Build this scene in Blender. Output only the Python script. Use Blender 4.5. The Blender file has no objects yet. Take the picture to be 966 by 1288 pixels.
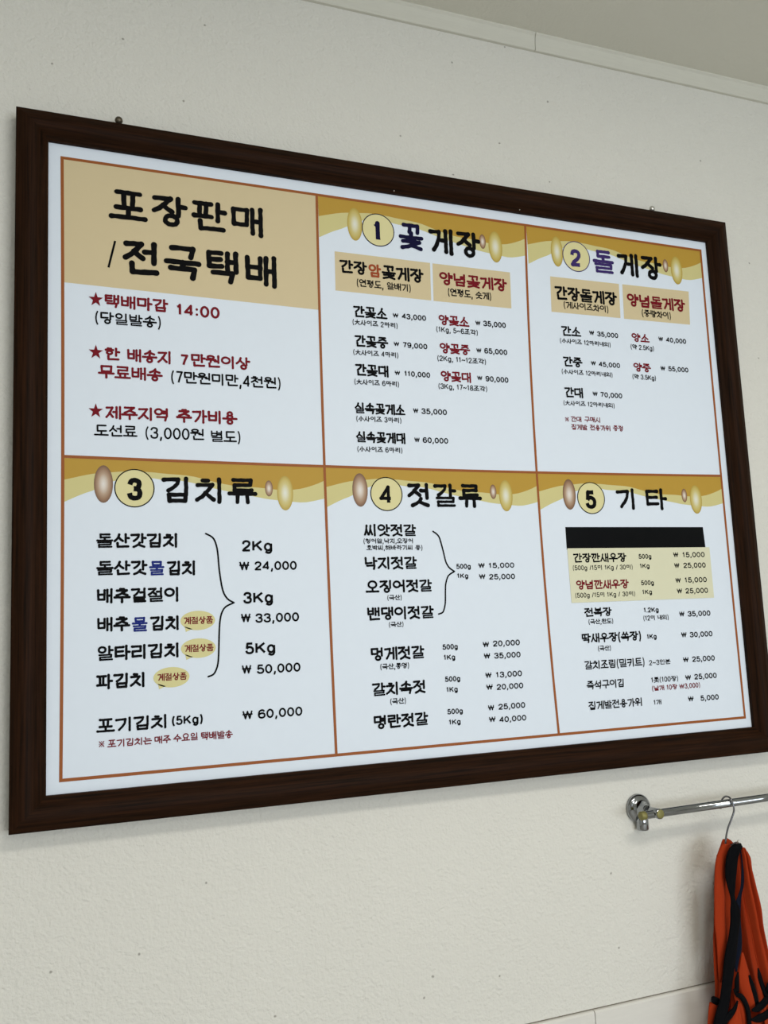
import bpy, bmesh, math, random
from mathutils import Matrix, Vector
random.seed(7)
S = bpy.context.scene
COL = S.collection

# ---------------------------------------------------------------- camera
cam_d = bpy.data.cameras.new('camera')
cam_d.sensor_fit = 'VERTICAL'
cam_d.sensor_height = 36.0
cam_d.lens = 36.0 * 1100.0 / 1288.0
cam_d.clip_start = 0.02
cam = bpy.data.objects.new('camera', cam_d)
COL.objects.link(cam)
_rt = Vector((0.93447666, -0.35358047, -0.04164394))
_up = Vector((-0.00859608, -0.13934297, 0.99020687))
_fw = Vector((0.3559206, 0.92496724, 0.13325216))
_m = Matrix.Identity(4)
for i in range(3):
    _m[i][0] = _rt[i]; _m[i][1] = _up[i]; _m[i][2] = -_fw[i]
_m.translation = Vector((-0.01104231, -1.30981217, 1.55627462))
cam.matrix_world = _m
S.camera = cam

# ---------------------------------------------------------------- world, lamps, exposure
S.view_settings.view_transform = 'Standard'
S.view_settings.look = 'None'
S.view_settings.gamma = 1.0
S.view_settings.use_curve_mapping = False
S.view_settings.exposure = -0.12
W = bpy.data.worlds.new('world'); S.world = W
W.use_nodes = True
_bg = W.node_tree.nodes['Background']
_bg.inputs[0].default_value = (0.80, 0.90, 1.0, 1)
_bg.inputs[1].default_value = 1.0

def area(name, loc, target, sx, sy, power, col):
    d = bpy.data.lights.new(name, 'AREA'); d.shape = 'RECTANGLE'
    d.size = sx; d.size_y = sy; d.energy = power; d.color = col
    o = bpy.data.objects.new(name, d); COL.objects.link(o)
    o.location = loc
    o.rotation_euler = (Vector(target) - Vector(loc)).to_track_quat('-Z', 'Y').to_euler()
    return o

RX0, RX1, RY0, CEIL = -2.4, 4.2, -5.2, 2.66          # the room
area('ceiling_lamp', (0.65, -1.55, 2.64), (0.65, -1.55, 0), 0.8, 0.3, 19, (1.0, 0.955, 0.87))
area('ceiling_lamp', (0.75, -3.4, 2.64), (0.75, -3.4, 0), 0.9, 0.3, 17, (1.0, 0.98, 0.94))
area('window_daylight', (1.6, -5.15, 1.38), (1.0, 0, 0.9), 3.4, 1.6, 88, (0.90, 0.965, 1.02))

# ---------------------------------------------------------------- helpers
def lin(c):
    return tuple(((v/255)/12.92 if v/255 <= 0.04045 else ((v/255+0.055)/1.055)**2.4) for v in c)

def new_mat(name, rgb, rough=0.5, metal=0.0, spec=0.5):
    m = bpy.data.materials.new(name); m.use_nodes = True
    b = m.node_tree.nodes['Principled BSDF']
    b.inputs['Base Color'].default_value = (*lin(rgb), 1)
    b.inputs['Roughness'].default_value = rough
    b.inputs['Metallic'].default_value = metal
    b.inputs['Specular IOR Level'].default_value = spec
    return m

def N(m, t, **kw):
    n = m.node_tree.nodes.new(t)
    for k, v in kw.items(): setattr(n, k, v)
    return n
def LK(m, a, b): m.node_tree.links.new(a, b)

def vary(m, scale=40, amount=0.06, bump=0.0, stretch=(1, 1, 1), coord='Object', bdist=0.002):
    """procedural mottling and a fine bump on a plain principled material"""
    b = m.node_tree.nodes['Principled BSDF']
    tc = N(m, 'ShaderNodeTexCoord'); mp = N(m, 'ShaderNodeMapping')
    mp.inputs['Scale'].default_value = stretch
    LK(m, tc.outputs[coord], mp.inputs[0])
    nz = N(m, 'ShaderNodeTexNoise'); nz.inputs['Scale'].default_value = scale
    nz.inputs['Detail'].default_value = 4
    LK(m, mp.outputs[0], nz.inputs['Vector'])
    c = b.inputs['Base Color'].default_value[:]
    mx = N(m, 'ShaderNodeMix', data_type='RGBA')
    mx.inputs[6].default_value = (*[v*(1-amount) for v in c[:3]], 1)
    mx.inputs[7].default_value = (*[min(1, v*(1+amount)) for v in c[:3]], 1)
    LK(m, nz.outputs[0], mx.inputs[0]); LK(m, mx.outputs[2], b.inputs['Base Color'])
    if bump:
        bp = N(m, 'ShaderNodeBump'); bp.inputs['Strength'].default_value = bump
        bp.inputs['Distance'].default_value = bdist
        LK(m, nz.outputs[0], bp.inputs['Height']); LK(m, bp.outputs[0], b.inputs['Normal'])
    return m

def obj(name, verts, faces, mats, parent=None, fm=None, smooth=False):
    me = bpy.data.meshes.new(name)
    me.from_pydata([tuple(v) for v in verts], [], faces)
    for m in (mats if isinstance(mats, (list, tuple)) else [mats]): me.materials.append(m)
    if fm:
        for p, i in zip(me.polygons, fm): p.material_index = i
    if smooth:
        for p in me.polygons: p.use_smooth = True
    me.update()
    o = bpy.data.objects.new(name, me); COL.objects.link(o)
    if parent: o.parent = parent
    return o

def obj_bm(name, bm, mats, parent=None, smooth=False):
    me = bpy.data.meshes.new(name)
    bmesh.ops.recalc_face_normals(bm, faces=bm.faces[:])
    bm.to_mesh(me); bm.free()
    for m in (mats if isinstance(mats, (list, tuple)) else [mats]): me.materials.append(m)
    if smooth:
        for p in me.polygons: p.use_smooth = True
    o = bpy.data.objects.new(name, me); COL.objects.link(o)
    if parent: o.parent = parent
    return o

def tag(o, label=None, cat=None, group=None, kind=None):
    if label: o['label'] = label
    if cat: o['category'] = cat
    if group: o['group'] = group
    if kind: o['kind'] = kind
    return o

def empty(name, loc):
    o = bpy.data.objects.new(name, None); COL.objects.link(o)
    o.location = loc; o.empty_display_size = 0.05
    return o

def box_bm(bm, x0, x1, y0, y1, z0, z1, bev=0):
    r = bmesh.ops.create_cube(bm, size=1)
    for v in r['verts']:
        v.co = Vector((x0 if v.co.x < 0 else x1, y0 if v.co.y < 0 else y1, z0 if v.co.z < 0 else z1))
    if bev:
        es = list({e for v in r['verts'] for e in v.link_edges})
        bmesh.ops.bevel(bm, geom=es, offset=bev, segments=2, affect='EDGES', profile=0.6)

def box(name, x0, x1, y0, y1, z0, z1, m, parent=None, bev=0):
    bm = bmesh.new(); box_bm(bm, x0, x1, y0, y1, z0, z1, bev)
    return obj_bm(name, bm, m, parent)

def lathe(bm, prof, origin, axis, seg=32):
    """profile [(r, h)...] turned about an axis through origin"""
    a = Vector(axis).normalized()
    u = a.orthogonal().normalized(); w = a.cross(u)
    o = Vector(origin); rings = []
    for r, h in prof:
        if r < 1e-6: rings.append([bm.verts.new(o + a*h)]); continue
        rings.append([bm.verts.new(o + a*h + (u*math.cos(t) + w*math.sin(t))*r)
                      for t in (2*math.pi*i/seg for i in range(seg))])
    for A, B in zip(rings, rings[1:]):
        for i in range(seg):
            j = (i+1) % seg
            if len(A) == 1 and len(B) == 1: continue
            if len(A) == 1: bm.faces.new((A[0], B[i], B[j]))
            elif len(B) == 1: bm.faces.new((A[i], A[j], B[0]))
            else: bm.faces.new((A[i], A[j], B[j], B[i]))

def catmull(pts, n=6):
    P = [Vector(p) for p in pts]
    if len(P) < 3: return P
    out = []
    for i in range(len(P)-1):
        a = P[i-1] if i else P[0]*2 - P[1]
        b, c = P[i], P[i+1]
        d = P[i+2] if i+2 < len(P) else P[-1]*2 - P[-2]
        for k in range(n):
            t = k/n
            out.append(0.5*((2*b) + (c-a)*t + (2*a-5*b+4*c-d)*t*t + (3*b-a-3*c+d)*t**3))
    out.append(P[-1])
    return out

def tube(bm, pts, r, seg=12, cap=True):
    P = [Vector(p) for p in pts]; rings = []
    prev = None
    for i, p in enumerate(P):
        t = (P[min(i+1, len(P)-1)] - P[max(i-1, 0)]).normalized()
        u = (prev - t*prev.dot(t)).normalized() if prev else t.orthogonal().normalized()
        prev = u; w = t.cross(u)
        rr = r[i] if isinstance(r, (list, tuple)) else r
        rings.append([bm.verts.new(p + (u*math.cos(a) + w*math.sin(a))*rr) for a in (2*math.pi*k/seg for k in range(seg))])
    for A, B in zip(rings, rings[1:]):
        for i in range(seg):
            j = (i+1) % seg; bm.faces.new((A[i], A[j], B[j], B[i]))
    if cap: bm.faces.new(rings[0][::-1]); bm.faces.new(rings[-1])

# ---------------------------------------------------------------- surface materials
def wallpaper(name, rgb, specks=True, bump=0.8):
    m = new_mat(name, rgb, 0.75, spec=0.25)
    b = m.node_tree.nodes['Principled BSDF']
    tc = N(m, 'ShaderNodeTexCoord')
    n1 = N(m, 'ShaderNodeTexNoise'); n1.inputs['Scale'].default_value = 210; n1.inputs['Detail'].default_value = 3
    n2 = N(m, 'ShaderNodeTexNoise'); n2.inputs['Scale'].default_value = 85; n2.inputs['Detail'].default_value = 2
    n2.inputs['Distortion'].default_value = 0.8
    LK(m, tc.outputs['Object'], n1.inputs['Vector']); LK(m, tc.outputs['Object'], n2.inputs['Vector'])
    ad = N(m, 'ShaderNodeMath', operation='ADD'); LK(m, n1.outputs[0], ad.inputs[0]); LK(m, n2.outputs[0], ad.inputs[1])
    bp = N(m, 'ShaderNodeBump'); bp.inputs['Strength'].default_value = bump; bp.inputs['Distance'].default_value = 0.0022
    LK(m, ad.outputs[0], bp.inputs['Height']); LK(m, bp.outputs[0], b.inputs['Normal'])
    c = lin(rgb)
    big = N(m, 'ShaderNodeTexNoise'); big.inputs['Scale'].default_value = 2.2; big.inputs['Detail'].default_value = 3
    LK(m, tc.outputs['Object'], big.inputs['Vector'])
    mx = N(m, 'ShaderNodeMix', data_type='RGBA')
    mx.inputs[6].default_value = (*[v*0.96 for v in c], 1); mx.inputs[7].default_value = (*[v*1.03 for v in c], 1)
    LK(m, big.outputs[0], mx.inputs[0])
    last = mx.outputs[2]
    if specks:
        # sparse dark nicks and grime specks in the paper
        vo = N(m, 'ShaderNodeTexVoronoi'); vo.inputs['Scale'].default_value = 9.0
        wp = N(m, 'ShaderNodeTexNoise'); wp.inputs['Scale'].default_value = 60
        LK(m, tc.outputs['Object'], wp.inputs['Vector'])
        mm = N(m, 'ShaderNodeMix', data_type='RGBA'); mm.inputs[0].default_value = 0.006
        LK(m, tc.outputs['Object'], mm.inputs[6]); LK(m, wp.outputs[1], mm.inputs[7])
        sp = N(m, 'ShaderNodeSeparateXYZ'); cb = N(m, 'ShaderNodeCombineXYZ'); LK(m, mm.outputs[2], sp.inputs[0])
        LK(m, sp.outputs[0], cb.inputs[0]); LK(m, sp.outputs[2], cb.inputs[1]); vo.voronoi_dimensions = '2D'
        LK(m, cb.outputs[0], vo.inputs['Vector'])
        lt = N(m, 'ShaderNodeMapRange'); lt.inputs['From Min'].default_value = 0.022; lt.inputs['From Max'].default_value = 0.008
        LK(m, vo.outputs['Distance'], lt.inputs['Value'])
        sep = N(m, 'ShaderNodeSeparateColor'); LK(m, vo.outputs['Color'], sep.inputs[0])
        gt = N(m, 'ShaderNodeMath', operation='GREATER_THAN'); gt.inputs[1].default_value = 0.62
        LK(m, sep.outputs[0], gt.inputs[0])
        mu = N(m, 'ShaderNodeMath', operation='MULTIPLY'); LK(m, lt.outputs[0], mu.inputs[0]); LK(m, gt.outputs[0], mu.inputs[1])
        m2 = N(m, 'ShaderNodeMath', operation='MULTIPLY'); LK(m, mu.outputs[0], m2.inputs[0]); m2.inputs[1].default_value = 0.6
        sx = N(m, 'ShaderNodeMix', data_type='RGBA'); sx.inputs[7].default_value = (0.10, 0.085, 0.06, 1)
        LK(m, m2.outputs[0], sx.inputs[0]); LK(m, last, sx.inputs[6]); last = sx.outputs[2]
    LK(m, last, b.inputs['Base Color'])
    return m

M = {}
M['wall'] = wallpaper('embossed_wallpaper', (221, 219, 211))
M['ceiling'] = wallpaper('ceiling_paper', (222, 220, 208), False, 0.25)
M['plain_wall'] = vary(new_mat('painted_wall', (214, 212, 206), 0.8), 30, 0.03)
M['floor'] = vary(new_mat('floor_tile', (178, 174, 168), 0.5), 12, 0.12)
M['cornice'] = vary(new_mat('cornice_wood', (214, 212, 200), 0.6), 30, 0.05, 0.12, (1, 8, 8))
M['panel'] = vary(new_mat('white_woodgrain_panel', (218, 215, 208), 0.5), 26, 0.045, 0.15, (1.2, 9, 9))

# ---------------------------------------------------------------- the room
st = lambda o: tag(o, kind='structure')
st(box('floor', RX0, RX1, RY0, 0.1, -0.1, 0, M['floor']))
st(box('ceiling', RX0, RX1, RY0, 0.1, CEIL, CEIL+0.1, M['ceiling']))
st(box('wall_back', RX0, RX1, 0, 0.1, 0, CEIL, M['wall']))
st(box('wall_left', RX0-0.1, RX0, RY0, 0.1, 0, CEIL, M['plain_wall']))
st(box('wall_right', RX1, RX1+0.1, RY0, 0.1, 0, CEIL, M['plain_wall']))
wf = bmesh.new()
WX0, WX1, WZ0, WZ1 = -0.2, 3.4, 0.55, 2.35
box_bm(wf, RX0, WX0, RY0-0.1, RY0, 0, CEIL); box_bm(wf, WX1, RX1, RY0-0.1, RY0, 0, CEIL)
box_bm(wf, WX0, WX1, RY0-0.1, RY0, 0, WZ0); box_bm(wf, WX0, WX1, RY0-0.1, RY0, WZ1, CEIL)
st(obj_bm('wall_front', wf, M['plain_wall']))

def strip_trim(name, x0, x1, prof, m):
    """a long moulding of the profile [(y, z)...] from x0 to x1"""
    n = len(prof)
    v = [(x0, y, z) for y, z in prof] + [(x1, y, z) for y, z in prof]
    f = [(i, (i+1) % n, n+(i+1) % n, n+i) for i in range(n)] + [tuple(range(n))[::-1], tuple(range(n, 2*n))]
    bm = bmesh.new(); vs = [bm.verts.new(p) for p in v]
    for q in f: bm.faces.new([vs[i] for i in q])
    return st(obj_bm(name, bm, m))
cor = [(0, 2.6268), (-0.0055, 2.6268), (-0.0068, 2.628), (-0.0075, 2.640), (-0.0095, 2.654), (-0.0125, 2.6568), (-0.0125, 2.660), (0, 2.660)]
strip_trim('trim_1', RX0, 0.8345, cor, M['cornice'])
strip_trim('trim_2', 0.8357, RX1, cor, M['cornice'])
wai = [(0, 0), (-0.007, 0), (-0.007, 0.9265), (-0.0048, 0.9292), (0, 0.9300)]
strip_trim('trim_3', RX0, 0.8190, wai, M['panel'])
strip_trim('trim_4', 0.8203, RX1, wai, M['panel'])
strip_trim('trim_5', RX0, RX1, [(0, 0.9302), (-0.0012, 0.9302), (-0.0012, 0.9309), (0, 0.9311)], vary(new_mat('painted_gap_shade', (128, 122, 110), 0.9, spec=0.1), 60, 0.3))  # dark-coloured strip put in for the shaded gap above the panels

# ---------------------------------------------------------------- lettering: brush strokes, letter by letter
# every glyph is a list of (points, width factor) strokes in a box 1 x 1, y upwards
def ell(cx, cy, rx, ry, n=22, a0=0, a1=360):
    return [(cx+rx*math.cos(math.radians(a0+(a1-a0)*i/n)), cy+ry*math.sin(math.radians(a0+(a1-a0)*i/n))) for i in range(n+1)]
def cat2(p, n=5): return [(v.x, v.y) for v in catmull([(x, y, 0) for x, y in p], n)]

JA = {
 'ㄱ': [[(0.02, .93), (.92, .97), (.86, .6), (.62, .28), (.3, 0)]],
 'ㄱh': [[(.02, .95), (.96, .98), (.93, .5), (.88, 0)]],
 'ㄴ': [[(.1, 1), (.12, .06), (1, .14)]],
 'ㄷ': [[(.96, .97), (.08, .95), (.1, .05), (1, .1)]],
 'ㄹ': [[(.02, .98), (.95, .98), (.93, .53), (.08, .5), (.08, .02), (1, .05)]],
 'ㅁ': [[(.04, .96), (.08, .02), (.94, .02), (.97, .97), (.04, .96)]],
 'ㅂ': [[(.06, 1), (.1, .02), (.92, .02)], [(.94, 1), (.92, .02)], [(.08, .54), (.93, .54)]],
 'ㅅ': [[(.56, 1), (.45, .62), (.26, .28), (0, 0)], [(.46, .58), (.72, .26), (1, .02)]],
 'ㅇ': [ell(.5, .5, .48, .5)],
 'ㅈ': [[(.04, .95), (.92, .98), (.6, .56), (.3, .22), (0, 0)], [(.5, .46), (.74, .24), (1, .04)]],
 'ㅊ': [[(.34, 1), (.68, .99)], [(.04, .76), (.94, .78), (.6, .42), (.3, .16), (0, 0)], [(.5, .36), (.74, .18), (1, .02)]],
 'ㅋ': [[(.02, .95), (.92, .97), (.84, .5), (.4, 0)], [(.05, .5), (.8, .54)]],
 'ㅌ': [[(.96, .98), (.08, .96), (.1, .04), (1, .08)], [(.1, .52), (.9, .54)]],
 'ㅍ': [[(.02, .97), (.98, .97)], [(.3, .95), (.33, .05)], [(.7, .95), (.67, .05)], [(0, .03), (1, .03)]],
 'ㅎ': [[(.3, 1), (.7, 1)], [(.02, .76), (.98, .76)], ell(.5, .28, .34, .28)],
}
DBL = {'ㄲ': 'ㄱ', 'ㄸ': 'ㄷ', 'ㅃ': 'ㅂ', 'ㅆ': 'ㅅ', 'ㅉ': 'ㅈ'}
LEAD = 'ㄱㄲㄴㄷㄸㄹㅁㅂㅃㅅㅆㅇㅈㅉㅊㅋㅌㅍㅎ'
VOW = 'ㅏㅐㅑㅒㅓㅔㅕㅖㅗㅘㅙㅚㅛㅜㅝㅞㅟㅠㅡㅢㅣ'
TAIL = ' ㄱㄲㄳㄴㄵㄶㄷㄹㄺㄻㄼㄽㄾㄿㅀㅁㅂㅄㅅㅆㅇㅈㅊㅋㅌㅍㅎ'
# upright vowels: (right limit of the consonant, strokes)
VV = {
 'ㅏ': (.60, [[(.78, 1), (.78, 0)], [(.78, .55), (1, .53)]]),
 'ㅐ': (.50, [[(.66, .97), (.66, .05)], [(.93, 1), (.93, 0)], [(.66, .52), (.93, .52)]]),
 'ㅑ': (.58, [[(.76, 1), (.76, 0)], [(.76, .66), (1, .65)], [(.76, .4), (1, .39)]]),
 'ㅓ': (.56, [[(.88, 1), (.88, 0)], [(.6, .56), (.88, .56)]]),
 'ㅔ': (.46, [[(.72, .97), (.72, .05)], [(.96, 1), (.96, 0)], [(.5, .54), (.72, .54)]]),
 'ㅕ': (.56, [[(.88, 1), (.88, 0)], [(.6, .68), (.88, .68)], [(.6, .42), (.88, .42)]]),
 'ㅖ': (.46, [[(.72, .97), (.72, .05)], [(.96, 1), (.96, 0)], [(.5, .66), (.72, .66)], [(.5, .42), (.72, .42)]]),
 'ㅣ': (.64, [[(.86, 1), (.86, 0)]]),
}
HV = {'ㅗ': [[(0, .07), (1, .07)], [(.5, .4), (.5, .07)]],
      'ㅛ': [[(0, .07), (1, .07)], [(.32, .4), (.34, .07)], [(.68, .4), (.66, .07)]],
      'ㅜ': [[(0, .37), (1, .37)], [(.5, .37), (.5, 0)]],
      'ㅠ': [[(0, .38), (1, .38)], [(.32, .38), (.3, 0)], [(.68, .38), (.7, 0)]],
      'ㅡ': [[(0, .12), (1, .12)]]}
MIX = {'ㅘ': ('ㅗ', 'ㅏ'), 'ㅙ': ('ㅗ', 'ㅐ'), 'ㅚ': ('ㅗ', 'ㅣ'), 'ㅝ': ('ㅜ', 'ㅓ'), 'ㅞ': ('ㅜ', 'ㅔ'), 'ㅟ': ('ㅜ', 'ㅣ'), 'ㅢ': ('ㅡ', 'ㅣ')}

def put(strokes, x0, y0, x1, y1):
    return [[(x0+(x1-x0)*x, y0+(y1-y0)*y) for x, y in s] for s in strokes]
def cons(j, x0, y0, x1, y1, flat=False):
    if j in DBL:
        m = (x1-x0)*.54
        return cons(DBL[j], x0, y0, x0+m*.84, y1, flat) + cons(DBL[j], x1-m*.84, y0, x1, y1, flat)
    if j == 'ㅇ':                       # stays a round ring
        w, h = x1-x0, y1-y0; r = min(w, h)/2*1.02
        cx, cy = (x0+x1)/2, (y0+y1)/2
        return [ell(cx, cy, min(w/2, r*1.08), min(h/2, r*1.08))]
    k = j + 'h' if flat and j == 'ㄱ' else j
    return put(JA[k], x0, y0, x1, y1)

def hangul(ch, small=False):
    n = ord(ch) - 0xAC00
    L, V, T = LEAD[n//588], VOW[(n//28) % 21], TAIL[n % 28]
    out = []; fin = T != ' '; hangul.thin = 0
    if V in VV:
        cr, vs = VV[V]
        if fin:
            lo = .45 if T == 'ㄹ' else .40
            tight = L in 'ㅇㅁ'
            out += cons(L, .03, (.47 if not tight else .52) + (.05 if T == 'ㄹ' else 0), cr-.02, .98)
            out += [[(x, lo-.04 + y*(1.04-lo)) for x, y in s] for s in vs]
            if V in 'ㅏㅑ' and T in 'ㄴㄱㄹ': pass
        else:
            y0 = {'ㅇ': .40, 'ㅁ': .34, 'ㅂ': .22, 'ㄷ': .26, 'ㄴ': .24, 'ㅌ': .2, 'ㅍ': .22, 'ㄹ': .14}.get(L, .08)
            if small and L in 'ㅇㅁㄴㄹ': out += cons(L, .10, max(y0, .46 if L in 'ㅇㅁ' else .34), cr*.92, .92)
            else: out += cons(L, .02, y0, cr, .94)
            out += vs
    elif V in HV:
        if fin:
            tl = T in 'ㅊㅌㅍㄹ'
            out += cons(L, .16, .74 if T == 'ㄹ' else .70, .84, 1.0, True)
            y = {'ㅗ': (.51 if T == 'ㄹ' else .47 if tl else .44, .66), 'ㅛ': (.44, .62), 'ㅜ': (.58 if T == 'ㄹ' else .50, .42 if T == 'ㄹ' else .33), 'ㅠ': (.50, .33), 'ㅡ': (.47, .47)}[V]
            out.append([(0, y[0]), (1, y[0])])
            for x in ([.5] if V in 'ㅗㅜ' else [.32, .68] if V in 'ㅛㅠ' else []): out.append([(x, y[1]), (x, y[0])])
        else:
            y0 = {'ㅡ': .34, 'ㅜ': .52, 'ㅠ': .52}.get(V, .40)
            out += cons(L, .14, y0, .86, 1.0, True) + HV[V]
    else:
        a, b = MIX[V]
        f = (lambda y: .40 + y*.60) if fin else (lambda y: y)
        s = cons(L, .06, .55, .58, .98, True)
        hb = {'ㅗ': [[(0, .22), (.68, .24)], [(.32, .46), (.32, .22)]],
              'ㅜ': [[(0, .38), (.68, .40)], [(.34, .38), (.32, .06)]],
              'ㅡ': [[(0, .28), (.68, .30)]]}[a]
        vb = {'ㅏ': [[(.82, 1), (.82, 0)], [(.82, .56), (1, .56)]], 'ㅐ': [[(.76, 1), (.76, 0)], [(.95, 1), (.95, 0)], [(.76, .5), (.95, .5)]],
              'ㅣ': [[(.88, 1), (.88, 0)]], 'ㅓ': [[(.9, 1), (.9, 0)], [(.62, .2), (.9, .2)]], 'ㅔ': [[(.78, 1), (.78, 0)], [(.96, 1), (.96, 0)], [(.6, .2), (.78, .2)]]}[b]
        out += [[(x, f(y)) for x, y in q] for q in s + hb + vb]
    if fin:
        if V in VV or V in MIX: bx = {'ㅇ': (.34, .0, .78, .34), 'ㄴ': (.14, .0, .95, .30), 'ㅁ': (.2, .02, .86, .30), 'ㄱ': (.18, .0, .84, .30), 'ㅅ': (.18, .0, .92, .32), 'ㅂ': (.2, .02, .86, .33), 'ㄹ': (.10, 0, .96, .385)}.get(T, (.14, .0, .92, .33))
        else: bx = {'ㅇ': (.27, .0, .73, .32), 'ㅊ': (.06, 0, .94, .37), 'ㅅ': (.08, 0, .92, .3), 'ㄹ': (.04, 0, .96, .37)}.get(T, (.12, .0, .9, .30))
        tail = cons(T, *bx, flat=True); out += tail
        if T == 'ㄹ': hangul.thin = len(tail)          # the three stacked bars are drawn finer
    return out

_six = cat2([(.9, .8), (.78, .95), (.5, 1), (.15, .85), (.02, .45), (.12, .12), (.5, 0), (.88, .1), (.98, .31), (.86, .52), (.52, .6), (.16, .5), (.04, .33)])
LAT = {
 '0': (.60, [ell(.5, .5, .46, .5)]),
 '1': (.46, [[(.08, .77), (.34, .84), (.56, 1), (.56, 0)]]),
 '2': (.60, [cat2([(.05, .68), (.12, .9), (.48, 1), (.86, .9), (.92, .68), (.72, .46), (.25, .2), (.04, .0)]) + [(.98, 0)]]),
 '3': (.60, [cat2([(.05, .75), (.18, .94), (.5, 1), (.84, .92), (.9, .75), (.76, .57), (.42, .53)]), cat2([(.42, .53), (.84, .47), (.97, .28), (.84, .06), (.5, 0), (.14, .07), (.02, .28)])]),
 '4': (.60, [[(.76, 0), (.76, 1), (.0, .28), (1, .28)]]),
 '5': (.60, [[(.9, 1), (.2, 1), (.1, .47)], cat2([(.1, .47), (.3, .61), (.6, .63), (.9, .5), (.98, .3), (.86, .08), (.5, 0), (.14, .07), (.02, .26)])]),
 '6': (.60, [_six]),
 '7': (.58, [[(.02, 1), (.97, 1), (.62, .5), (.38, 0)]]),
 '8': (.60, [ell(.5, .76, .41, .24), ell(.5, .26, .48, .26)]),
 '9': (.60, [[(1-x, 1-y) for x, y in _six]]),
 'K': (.74, [[(.06, 1), (.06, 0)], [(.95, 1), (.08, .38)], [(.38, .6), (.98, 0)]]),
 'g': (.62, [ell(.46, .36, .42, .36), [(.9, .74), (.9, -.05)] + cat2([(.9, -.05), (.72, -.24), (.4, -.26), (.1, -.14)])]),
 '₩': (.98, [[(.0, 1), (.26, 0), (.5, .92), (.74, 0), (1, 1)], [(-.06, .55), (1.06, .55)]]),
 '(': (.36, [cat2([(.8, 1.1), (.42, .8), (.28, .45), (.42, .1), (.8, -.2)])]),
 ')': (.36, [cat2([(.2, 1.1), (.58, .8), (.72, .45), (.58, .1), (.2, -.2)])]),
 ',': (.30, [[(.55, .06), (.5, -.04), (.3, -.22)]]),
 '.': (.28, [[(.5, .03), (.5, .05)]]),
 ':': (.30, [[(.5, .12), (.5, .14)], [(.5, .66), (.5, .68)]]),
 '~': (.66, [cat2([(.02, .36), (.25, .52), (.5, .45), (.75, .36), (.98, .52)])]),
 '/': (.40, [[(.95, 1.05), (.05, -.05)]]),
 ' ': (.36, []),
 '大': (.96, [[(.02, .62), (.98, .64)], [(.5, 1), (.46, .55), (.26, .22), (0, 0)], [(.5, .6), (.7, .25), (1, .02)]]),
 '小': (.96, [[(.5, 1), (.5, .03), (.38, .1)], [(.24, .66), (.16, .42), (.02, .26)], [(.74, .68), (.98, .3)]]),
 '※': (1.0, [[(.08, .92), (.92, .08)], [(.92, .92), (.08, .08)], [(.5, .9), (.5, .92)], [(.5, .08), (.5, .1)], [(.08, .5), (.1, .5)], [(.9, .5), (.92, .5)]]),
}
WEIGHT = {'H': .075, 'B': .079, 'M': .070, 'L': .074, 'N': .095, 'T': .036, 'D': .105, 'S': .05}

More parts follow.
